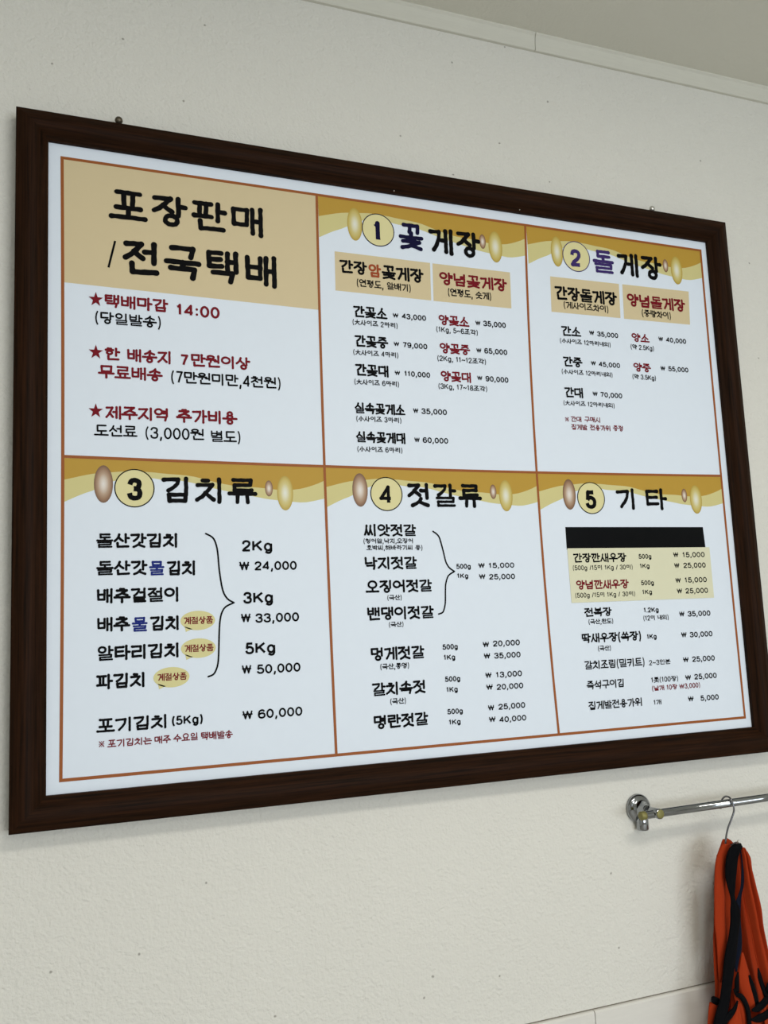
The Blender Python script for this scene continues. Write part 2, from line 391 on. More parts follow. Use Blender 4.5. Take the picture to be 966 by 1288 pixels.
class Print:
    """collects flat inked shapes on the board plane; x right and d down in millimetres from the border's corner"""
    def __init__(s): s.v = []; s.f = []; s.m = []; s.mats = []; s.lay = 0
    def mi(s, m):
        if m not in s.mats: s.mats.append(m)
        return s.mats.index(m)
    def poly(s, pts, m, y):
        b = len(s.v); s.v += [(x/1000, y, -d/1000) for x, d in pts]
        s.f.append(tuple(range(b, b+len(pts)))); s.m.append(s.mi(m))
    def stroke(s, pts, r, m, y, rough=0.0, butt=False):
        """one brush stroke; split at sharp corners so that every piece is a clean ribbon with round ends"""
        if math.dist(pts[0], pts[-1]) < 1e-4 and len(pts) > 8:
            return s.ribbon(pts[:-1], r, m, y, rough, True, False, False)
        cuts = [0]
        for i in range(1, len(pts)-1):
            a, b, c = pts[i-1], pts[i], pts[i+1]
            t = abs((math.atan2(c[1]-b[1], c[0]-b[0]) - math.atan2(b[1]-a[1], b[0]-a[0]) + math.pi) % (2*math.pi) - math.pi)
            if t > 0.75: cuts.append(i)
        cuts.append(len(pts)-1)
        for k, (i, j) in enumerate(zip(cuts, cuts[1:])):
            s.ribbon(pts[i:j+1], r, m, y, rough, False, butt and k == 0, butt and k == len(cuts)-2)
    def ribbon(s, pts, r, m, y, rough, closed, b0, b1):
        y = y - s.lay*1.2e-5; s.lay += 1
        if rough and not closed:
            P = []
            for a, b in zip(pts, pts[1:]):
                n = max(1, int(math.dist(a, b)/(r*1.3)))
                P += [(a[0]+(b[0]-a[0])*k/n, a[1]+(b[1]-a[1])*k/n) for k in range(n)]
            P.append(pts[-1])
        else: P = list(pts)
        n = len(P)
        if n < 2: return
        V = []
        for i, p in enumerate(P):
            a = P[i-1] if (i or closed) else p
            b = P[(i+1) % n] if (i < n-1 or closed) else p
            tx, ty = b[0]-a[0], b[1]-a[1]; L = math.hypot(tx, ty) or 1
            e = 1.12 if rough and not closed and i == 0 else 1.06 if rough and not closed and i == n-1 else 1
            ra, rb = (r*e*(1+random.uniform(-rough, rough)) for _ in (0, 1))
            V.append(((p[0]-ty/L*ra, p[1]+tx/L*ra), (p[0]+ty/L*rb, p[1]-tx/L*rb)))
        for i in range(n if closed else n-1):
            j = (i+1) % n
            s.poly([V[i][0], V[j][0], V[j][1], V[i][1]], m, y)
        if not closed:
            for (i, j, bt) in ((0, 1, b0), (n-1, n-2, b1)):
                if bt: continue
                c = ((V[i][0][0]+V[i][1][0])/2, (V[i][0][1]+V[i][1][1])/2)
                rr = math.dist(V[i][0], V[i][1])/2
                a0 = math.atan2(V[i][0][1]-c[1], V[i][0][0]-c[0])
                out = math.atan2(P[i][1]-P[j][1], P[i][0]-P[j][0])
                sg = 1 if math.sin(out-a0) > 0 else -1
                s.poly([(c[0]+rr*math.cos(a0+sg*math.pi*k/6), c[1]+rr*math.sin(a0+sg*math.pi*k/6)) for k in range(7)], m, y)
    def text(s, t, kind, x, d, w, h, m, y):
        if t == '★':
            pts = []
            for k in range(10):
                r = (.53 if k % 2 == 0 else .21); a = math.pi/2 + k*math.pi/5
                pts.append((x+w*(.5+r*math.cos(a)), d-h*(.47+r*math.sin(a))))
            c = (x+w*.5, d-h*.47)
            for k in range(10): s.poly([c, pts[k], pts[(k+1) % 10]], m, y - 1e-5)
            return
        adv = [1.0 if '가' <= c <= '힣' else LAT[c][0] for c in t]
        r = WEIGHT[kind]*h
        # first and last ink edges meet the measured width
        k = w/sum(adv); cx = x
        brush = {'H': .13, 'B': .09, 'D': .06}.get(kind, 0)
        for c, a in zip(t, adv):
            cw = a*k; s.lay = 0
            if '가' <= c <= '힣': g = hangul(c, kind == 'L'); pad = r*.85 + (cw*.045 if kind == 'H' else 0); lat = False
            else: g = LAT[c][1]; pad = r*.8 + cw*.05; lat = c not in '大小※'
            top = h if not lat else h*.99
            dens = 1 if lat else min(1.0, max(.62, 1.0-.075*(sum(math.dist(p, q) for s_ in g for p, q in zip(s_, s_[1:]))-3.6)))
            thin = 0 if lat or not '가' <= c <= '힣' else hangul.thin
            if c == '4' and kind == 'D': dens = .80
            rr = r*dens*(.85 if c == '₩' else 1)*(.8 if c in '()' and kind in 'LM' else 1)
            for qi, q in enumerate(g):
                pts = [(cx+pad+(cw-2*pad)*px, d-(r+(top-2*r)*py)) for px, py in q]
                s.stroke(pts, min(rr, r*.74) if qi >= len(g)-thin else max(rr, r*.86) if thin else rr, m, y, brush, lat and c not in '.:,~')
            cx += cw
    def build(s, name, parent, loc):
        o = obj(name, s.v, s.f, s.mats, parent, s.m)
        o.location = loc
        for p in o.data.polygons:
            if p.normal.y > 0: p.flip()
        return o

# ---------------------------------------------------------------- the framed price board
M['wood'] = new_mat('dark_walnut_veneer', (50, 31, 20), 0.55, spec=0.06)
def _wood(m):
    b = m.node_tree.nodes['Principled BSDF']
    uv = N(m, 'ShaderNodeUVMap'); mp = N(m, 'ShaderNodeMapping'); mp.inputs['Scale'].default_value = (3.0, 130, 1)
    LK(m, uv.outputs[0], mp.inputs[0])
    nz = N(m, 'ShaderNodeTexNoise'); nz.inputs['Scale'].default_value = 2.2; nz.inputs['Detail'].default_value = 6
    nz.inputs['Roughness'].default_value = 0.65
    LK(m, mp.outputs[0], nz.inputs['Vector'])
    cr = N(m, 'ShaderNodeValToRGB')
    cr.color_ramp.elements[0].position = 0.30; cr.color_ramp.elements[0].color = (*lin((13, 8, 4)), 1)
    cr.color_ramp.elements[1].position = 0.72; cr.color_ramp.elements[1].color = (*lin((52, 29, 14)), 1)
    LK(m, nz.outputs[0], cr.inputs[0]); LK(m, cr.outputs[0], b.inputs['Base Color'])
    bp = N(m, 'ShaderNodeBump'); bp.inputs['Strength'].default_value = 0.15; bp.inputs['Distance'].default_value = 0.0006
    LK(m, nz.outputs[0], bp.inputs['Height']); LK(m, bp.outputs[0], b.inputs['Normal'])
_wood(M['wood'])
paper = lambda n, c, r=0.5, s=0.2: vary(new_mat(n, c, r, spec=s), 60, 0.012)
M['white'] = paper('white_poster_paper', (223, 232, 243))
M['orange_line'] = paper('orange_ink', (152, 86, 40))
M['tan'] = paper('tan_ink', (211, 194, 156))
M['gold'] = paper('dark_gold_ink', (184, 147, 58))
M['pale_gold'] = paper('pale_gold_ink', (208, 199, 140))
M['badge'] = paper('badge_cream_ink', (221, 213, 160))
M['bubble'] = paper('bubble_olive_ink', (214, 207, 150))
M['cream'] = paper('cream_sticker_film', (219, 217, 188))
M['k'] = paper('black_ink', (8, 8, 10), 0.6, 0.06)
M['r'] = paper('dark_red_ink', (118, 22, 34), 0.6, 0.08)
M['n'] = paper('navy_ink', (20, 18, 54), 0.6, 0.06)
M['p'] = paper('purple_ink', (62, 48, 104), 0.6, 0.06)
M['b'] = paper('blue_ink', (34, 46, 120), 0.6, 0.06)
M['o'] = paper('brown_red_ink', (158, 74, 44), 0.6, 0.08)
M['black_film'] = new_mat('black_film', (7, 8, 10), 0.25, spec=0.1)
vary(M['black_film'], 8, 0.15)
def attr_mat(name):
    m = new_mat(name, (200, 190, 150), 0.42, spec=0.3)
    a = N(m, 'ShaderNodeVertexColor'); a.layer_name = 'ink'
    LK(m, a.outputs[0], m.node_tree.nodes['Principled BSDF'].inputs['Base Color'])
    return m
M['egg'] = attr_mat('shaded_oval_ink')

board = empty('menu_board', (0.585, 0, 1.31))
tag(board, 'large dark wood framed price board with six panels of menu lettering on the wall', 'menu board')
BO = board.location
YF = -0.0140                                           # the face of the poster
OFF = Vector((0, 0, 2.27)) - BO                        # board drawing origin, relative to the board

outer = [(-0.0633, 2.3304), (1.2288, 2.3251), (1.2290, 1.3077), (-0.0589, 1.3125)]
inner = [(-0.0190, 2.2907), (1.1888, 2.2847), (1.1894, 1.3524), (-0.0138, 1.3553)]
rail_prof = [(0.00, -0.001), (0.00, -0.0295), (0.02, -0.0310), (0.07, -0.0316), (0.14, -0.0330), (0.26, -0.0352), (0.40, -0.0362),
             (0.54, -0.0354), (0.66, -0.0330), (0.76, -0.0290), (0.84, -0.0252), (0.92, -0.0226), (0.98, -0.0212), (1.0, -0.0200), (1.0, -0.0130)]
pins = {0: (.455, .675, .905, .885)}
for i in range(4):
    a0, a1, b0, b1 = outer[i], outer[(i+1) % 4], inner[i], inner[(i+1) % 4]
    vs, uvs = [], []
    L = math.dist(a0, a1)
    for e, (o_, n_) in enumerate(((a0, b0), (a1, b1))):
        for t, y in rail_prof:
            x = o_[0]+(n_[0]-o_[0])*t; z = o_[1]+(n_[1]-o_[1])*t
            vs.append((x-BO.x, y, z-BO.z)); uvs.append(((t*.04 if e == 0 else L-t*.04)+i*3.1, t*.045 + i*.37))
    n = len(rail_prof)
    fs = [(k, k+1, n+k+1, n+k) for k in range(n-1)] + [(n-1, 0, n, 2*n-1)]
    o = obj('frame_rail', vs, fs, M['wood'], board)
    bm = bmesh.new(); bm.from_mesh(o.data); bmesh.ops.recalc_face_normals(bm, faces=bm.faces[:]); bm.to_mesh(o.data); bm.free()
    ul = o.data.uv_layers.new(name='UVMap')
    for lp in o.data.loops: ul.data[lp.index].uv = uvs[lp.vertex_index]
    for p in o.data.polygons[1:n-2]: p.use_smooth = True
    if i == 0:                                         # bright staple ends along the top lip
        M['staple'] = new_mat('staple_steel', (196, 192, 184), 0.35, 0.8)
        for f, dz in ((.452, .003), (.652, .004), (.852, .0075), (.868, .0065)):
            bm = bmesh.new()
            c = Vector((b0[0]+(b1[0]-b0[0])*f-BO.x, -0.0222, b0[1]+(b1[1]-b0[1])*f+dz-BO.z))
            lathe(bm, [(0, 0), (.0012, 0), (.0012, .0016), (.0006, .0022), (0, .0022)], c+Vector((0, .0008, 0)), (0, -1, 0), 10)
            obj_bm('staple', bm, M['staple'], o)

poster = box('poster', -0.026-BO.x, 1.196-BO.x, -0.0140, -0.0120, 1.346-BO.z, 2.297-BO.z, M['white'], board)

# printed shapes lie in thin layers over the paper
L1, L2, L3, L4 = (YF-.00015, YF-.0003, YF-.00045, YF-.0006)
def quad3(a, b, c, t):                                 # quadratic through three points
    q = lambda i: a[i]*(1-t)*(1-2*t) + 4*b[i]*t*(1-t) + c[i]*t*(2*t-1)
    return (q(0), q(1))
pr = Print()
def band(c, w0, w1, steps=10):
    """a printed rule through centre points c (3 of them: a slight bow)"""
    if len(c) == 2: P = [c[0], c[1]]
    else: P = [quad3(*c, k/steps) for k in range(steps+1)]
    pr.lay += 1
    for k, (a, b) in enumerate(zip(P, P[1:])):
        t0, t1 = k/(len(P)-1), (k+1)/(len(P)-1)
        wa, wb = w0+(w1-w0)*t0, w0+(w1-w0)*t1
        Ld = math.dist(a, b); nx, ny = -(b[1]-a[1])/Ld, (b[0]-a[0])/Ld
        pr.poly([(a[0]+nx*wa/2, a[1]+ny*wa/2), (b[0]+nx*wb/2, b[1]+ny*wb/2), (b[0]-nx*wb/2, b[1]-ny*wb/2), (a[0]-nx*wa/2, a[1]-ny*wa/2)], M['orange_line'], L2-pr.lay*1.5e-5)
hw = 2.2
band([(-2.3, -1.7+hw), (1177.3, 1.0+hw)], 4.4, 4.4); band([(2.3, 899.2-hw), (1178, 901.8-hw)], 4.4, 4.4)
band([(-2.3+hw, -1.7), (1.8+hw, 451.7), (2.3+hw, 899.2)], 4.4, 4.4); band([(1177.3-hw, 1.0), (1175.6-hw, 451.1), (1178-hw, 901.8)], 4.4, 4.4)
band([(392.4, 2), (390.4, 455.3), (394.1, 898)], 4.2, 4.2); band([(783, 3), (773.1, 455.2), (782.6, 899)], 4.2, 4.2)
band([(3, 451.6), (585, 455.9), (1172.5, 452.0)], 4.2, 4.2)
tag(pr.build('border_lines', poster, OFF), 'orange ruled border and dividers')

# gold wave bands over the five numbered panels
dark = [(0, 31.4), (38, 21.8), (68, 18.3), (91, 16.1), (122, 16.9), (138, 18.2), (178, 20.8), (210, 28.1), (244, 33.9), (277, 35.2), (312, 38), (342, 36), (367, 28.9), (383, 22)]
light = [(0, 63.3), (23, 52), (42, 44.5), (68, 31.2), (87, 27.6), (122, 25.7), (138, 27.7), (170, 29), (218, 39.7), (277, 50), (294, 52.8), (337, 56.4), (355, 56.2), (383, 50)]
def resamp(pts, w, n=40):
    c = catmull([(x/383*w, d, 0) for x, d in pts], 8); out = []
    for k in range(n+1):
        x = w*k/n
        for a, b in zip(c, c[1:]):
            if a.x <= x <= b.x+1e-6: out.append((x, a.y+(b.y-a.y)*(x-a.x)/max(1e-6, b.x-a.x))); break
    return out
panels = [('first panel', 394.5, 781.2, 2.6, 3.2, 1.14), ('second panel', 785, 1173.6, 3.2, 2.8, 1.14), ('third panel', 5.8, 388.4, 453.8, 456.8, 1), ('fourth panel', 392.4, 771.5, 456.9, 457.4, 1), ('fifth panel', 775.4, 1173.4, 457.4, 454.2, 1)]
for nm, xa, xb, da, db, sc in panels:
    pr = Print(); w = xb-xa
    D, Lg = resamp(dark, w), resamp(light, w)
    base = lambda x: da+(db-da)*x/w
    for (p, q, e, f) in zip(D, D[1:], Lg, Lg[1:]):
        pr.poly([(xa+p[0], base(p[0])), (xa+q[0], base(q[0])), (xa+q[0], base(q[0])+q[1]*sc), (xa+p[0], base(p[0])+p[1]*sc)], M['gold'], L1)
        pr.poly([(xa+p[0], base(p[0])+p[1]*sc), (xa+q[0], base(q[0])+q[1]*sc), (xa+q[0], base(q[0])+f[1]*sc), (xa+p[0], base(p[0])+e[1]*sc)], M['pale_gold'], L1)
    pr.build('header_band', poster, OFF)

eggs = [('g', 457.0, 44.1, 13.2, 28.8), ('n', 694.4, 44.9, 6.3, 13.4), ('g', 719.4, 51.6, 13.6, 29.0), ('g', 845.9, 44.9, 12.6, 29.0), ('n', 1087.0, 44.7, 6.2, 13.0), ('g', 1112.5, 51.2, 13.5, 28.3),
        ('n', 59.0, 490.3, 13.1, 27.3), ('n', 300.5, 492.3, 6.1, 12.4), ('g', 325.8, 499.1, 12.7, 26.9), ('n', 448.3, 492.0, 13, 27), ('n', 686.3, 490.9, 6.1, 12.4), ('g', 710.0, 497.1, 12.9, 26.9),
        ('n', 835.6, 493.0, 13.1, 27), ('n', 1083.5, 491.1, 6.2, 12.7), ('g', 1109.3, 498.1, 13.6, 26.8)]
EGC = {'g': [(226, 226, 216), (220, 217, 190), (206, 194, 132), (196, 176, 96), (176, 150, 62)], 'n': [(228, 222, 216), (214, 202, 190), (180, 154, 130), (150, 116, 88), (112, 80, 58)]}
for kd, cx, cd, rx, ry in eggs:
    vs, fs, cl = [(cx/1000, L2, -(cd)/1000)], [], [EGC[kd][0]]
    n = 28
    for k, fr in enumerate((.25, .55, .8, 1.0)):
        for j in range(n):
            a = 2*math.pi*j/n
            vs.append(((cx+rx*fr*math.cos(a))/1000, L2, -(cd-ry*fr*math.sin(a))/1000)); cl.append(EGC[kd][k+1])
    for j in range(n):
        fs.append((0, 1+j, 1+(j+1) % n))
        for k in range(3): fs.append((1+k*n+j, 1+(k+1)*n+j, 1+(k+1)*n+(j+1) % n, 1+k*n+(j+1) % n))
    o = obj('oval_ornament', vs, fs, M['egg'], poster); o.location = OFF
    ca = o.data.color_attributes.new('ink', 'FLOAT_COLOR', 'POINT')
    for i_, c in enumerate(cl): ca.data[i_].color = (*lin(c), 1)

def rect(name, pts, m, y, lab=None):
    p = Print(); p.poly(pts, m, y); o = p.build(name, poster, OFF)
    return tag(o, lab) if lab else o
rect('title_box', [(1.5, 1.5), (391, 2), (389.6, 198.8), (3.4, 193.5)], M['tan'], L1)
rect('label_box', [(420, 95.8), (591, 96.2), (589.5, 163.3), (419.2, 163)], M['tan'], L1)
rect('label_box', [(595.4, 96.4), (745.6, 95.9), (744, 162.8), (593.9, 163.6)], M['tan'], L1)
rect('label_box', [(828, 94.2), (976, 92.8), (973.6, 159.5), (825.6, 161)], M['tan'], L1)
rect('label_box', [(983.6, 92.7), (1136.8, 91.2), (1133, 158.2), (981.4, 159.8)], M['tan'], L1)

badges = [(498.3, 49.0, 28.3, 'n'), (886.6, 49.8, 28.6, 'p'), (102.0, 495.5, 27.5, 'k'), (493.1, 497.8, 27.0, 'k'), (880.1, 498.8, 27.8, 'k')]
for cx, cd, r, ink in badges:
    p = Print()
    c = [(cx+r*math.cos(2*math.pi*k/40), cd-r*math.sin(2*math.pi*k/40)) for k in range(40)]
    p.poly(c, M['badge'], L2)
    p.stroke(c+[c[0]], 0.8, M[ink], L3)
    p.build('number_badge', poster, OFF)

for cx, cd, r1_, r2_ in ((190.3, 689.1, 25, 14), (190.6, 729.0, 25, 14), (152.0, 768.3, 25.3, 14.3)):
    p = Print()
    p.poly([(cx+r1_*math.cos(2*math.pi*k/36), cd-r2_*math.sin(2*math.pi*k/36)) for k in range(36)], M['bubble'], L2)
    p.poly([(cx-19, cd+8), (cx-17.5, cd+16), (cx-8, cd+12)], M['bubble'], L2)
    p.build('speech_bubble', poster, OFF)

for pts in ([(203.5, 561.9), (211.9, 566.4), (216.5, 572.3), (219.9, 584.2), (221.3, 598.2), (222.9, 618.5), (227.1, 645.6), (233.9, 658.7), (243.5, 664.9), (232.5, 669.6), (227.0, 675.6), (223.5, 685.0), (221.4, 701.3), (219.7, 738.1), (218.3, 753.0), (215.1, 762.6), (211.1, 768.0), (204.0, 770.5)],
            [(571.5, 558.3), (578.4, 563.0), (583.0, 570.2), (588.0, 590.4), (589.9, 599.6), (592.2, 609.2), (597.4, 617.9), (606.4, 624.2), (596.8, 629.5), (592.8, 635.0), (589.5, 644.9), (588.3, 657.0), (587.1, 675.2), (583.4, 687.5), (579.9, 690.9), (574.3, 692.4)]):
    p = Print(); k = max(range(len(pts)), key=lambda i: pts[i][0])
    p.stroke(cat2(pts[:k+1], 3), 1.25, M['k'], L3); p.stroke(cat2(pts[k:], 3), 1.25, M['k'], L3)
    p.build('curly_brace', poster, OFF)

def film(name, pts, m, t, lab):
    """a thin film stuck over the print: front face, edges and back"""
    b = board; v = [(x/1000, YF-.0002-t, -d/1000) for x, d in pts] + [(x/1000, YF-.0002, -d/1000) for x, d in pts]
    bm = bmesh.new(); V = [bm.verts.new(q) for q in v]
    bm.faces.new(V[:4]); bm.faces.new(V[4:][::-1])
    for i in range(4): bm.faces.new((V[i], V[(i+1) % 4], V[4+(i+1) % 4], V[4+i]))
    o = obj_bm(name, bm, m, board); o.location = OFF
    return tag(o, lab)
film('blackout_strip', [(823.0, 550.6), (1119.3, 549.9), (1121.3, 590), (822.8, 590)], M['black_film'], .0002, 'glossy black strip covering an old price line')
sticker = film('price_sticker', [(823.6, 587.7), (1130.1, 587.4), (1130.2, 680.7), (824.9, 681.7)], M['cream'], .0005, 'cream price sticker over the fifth panel')

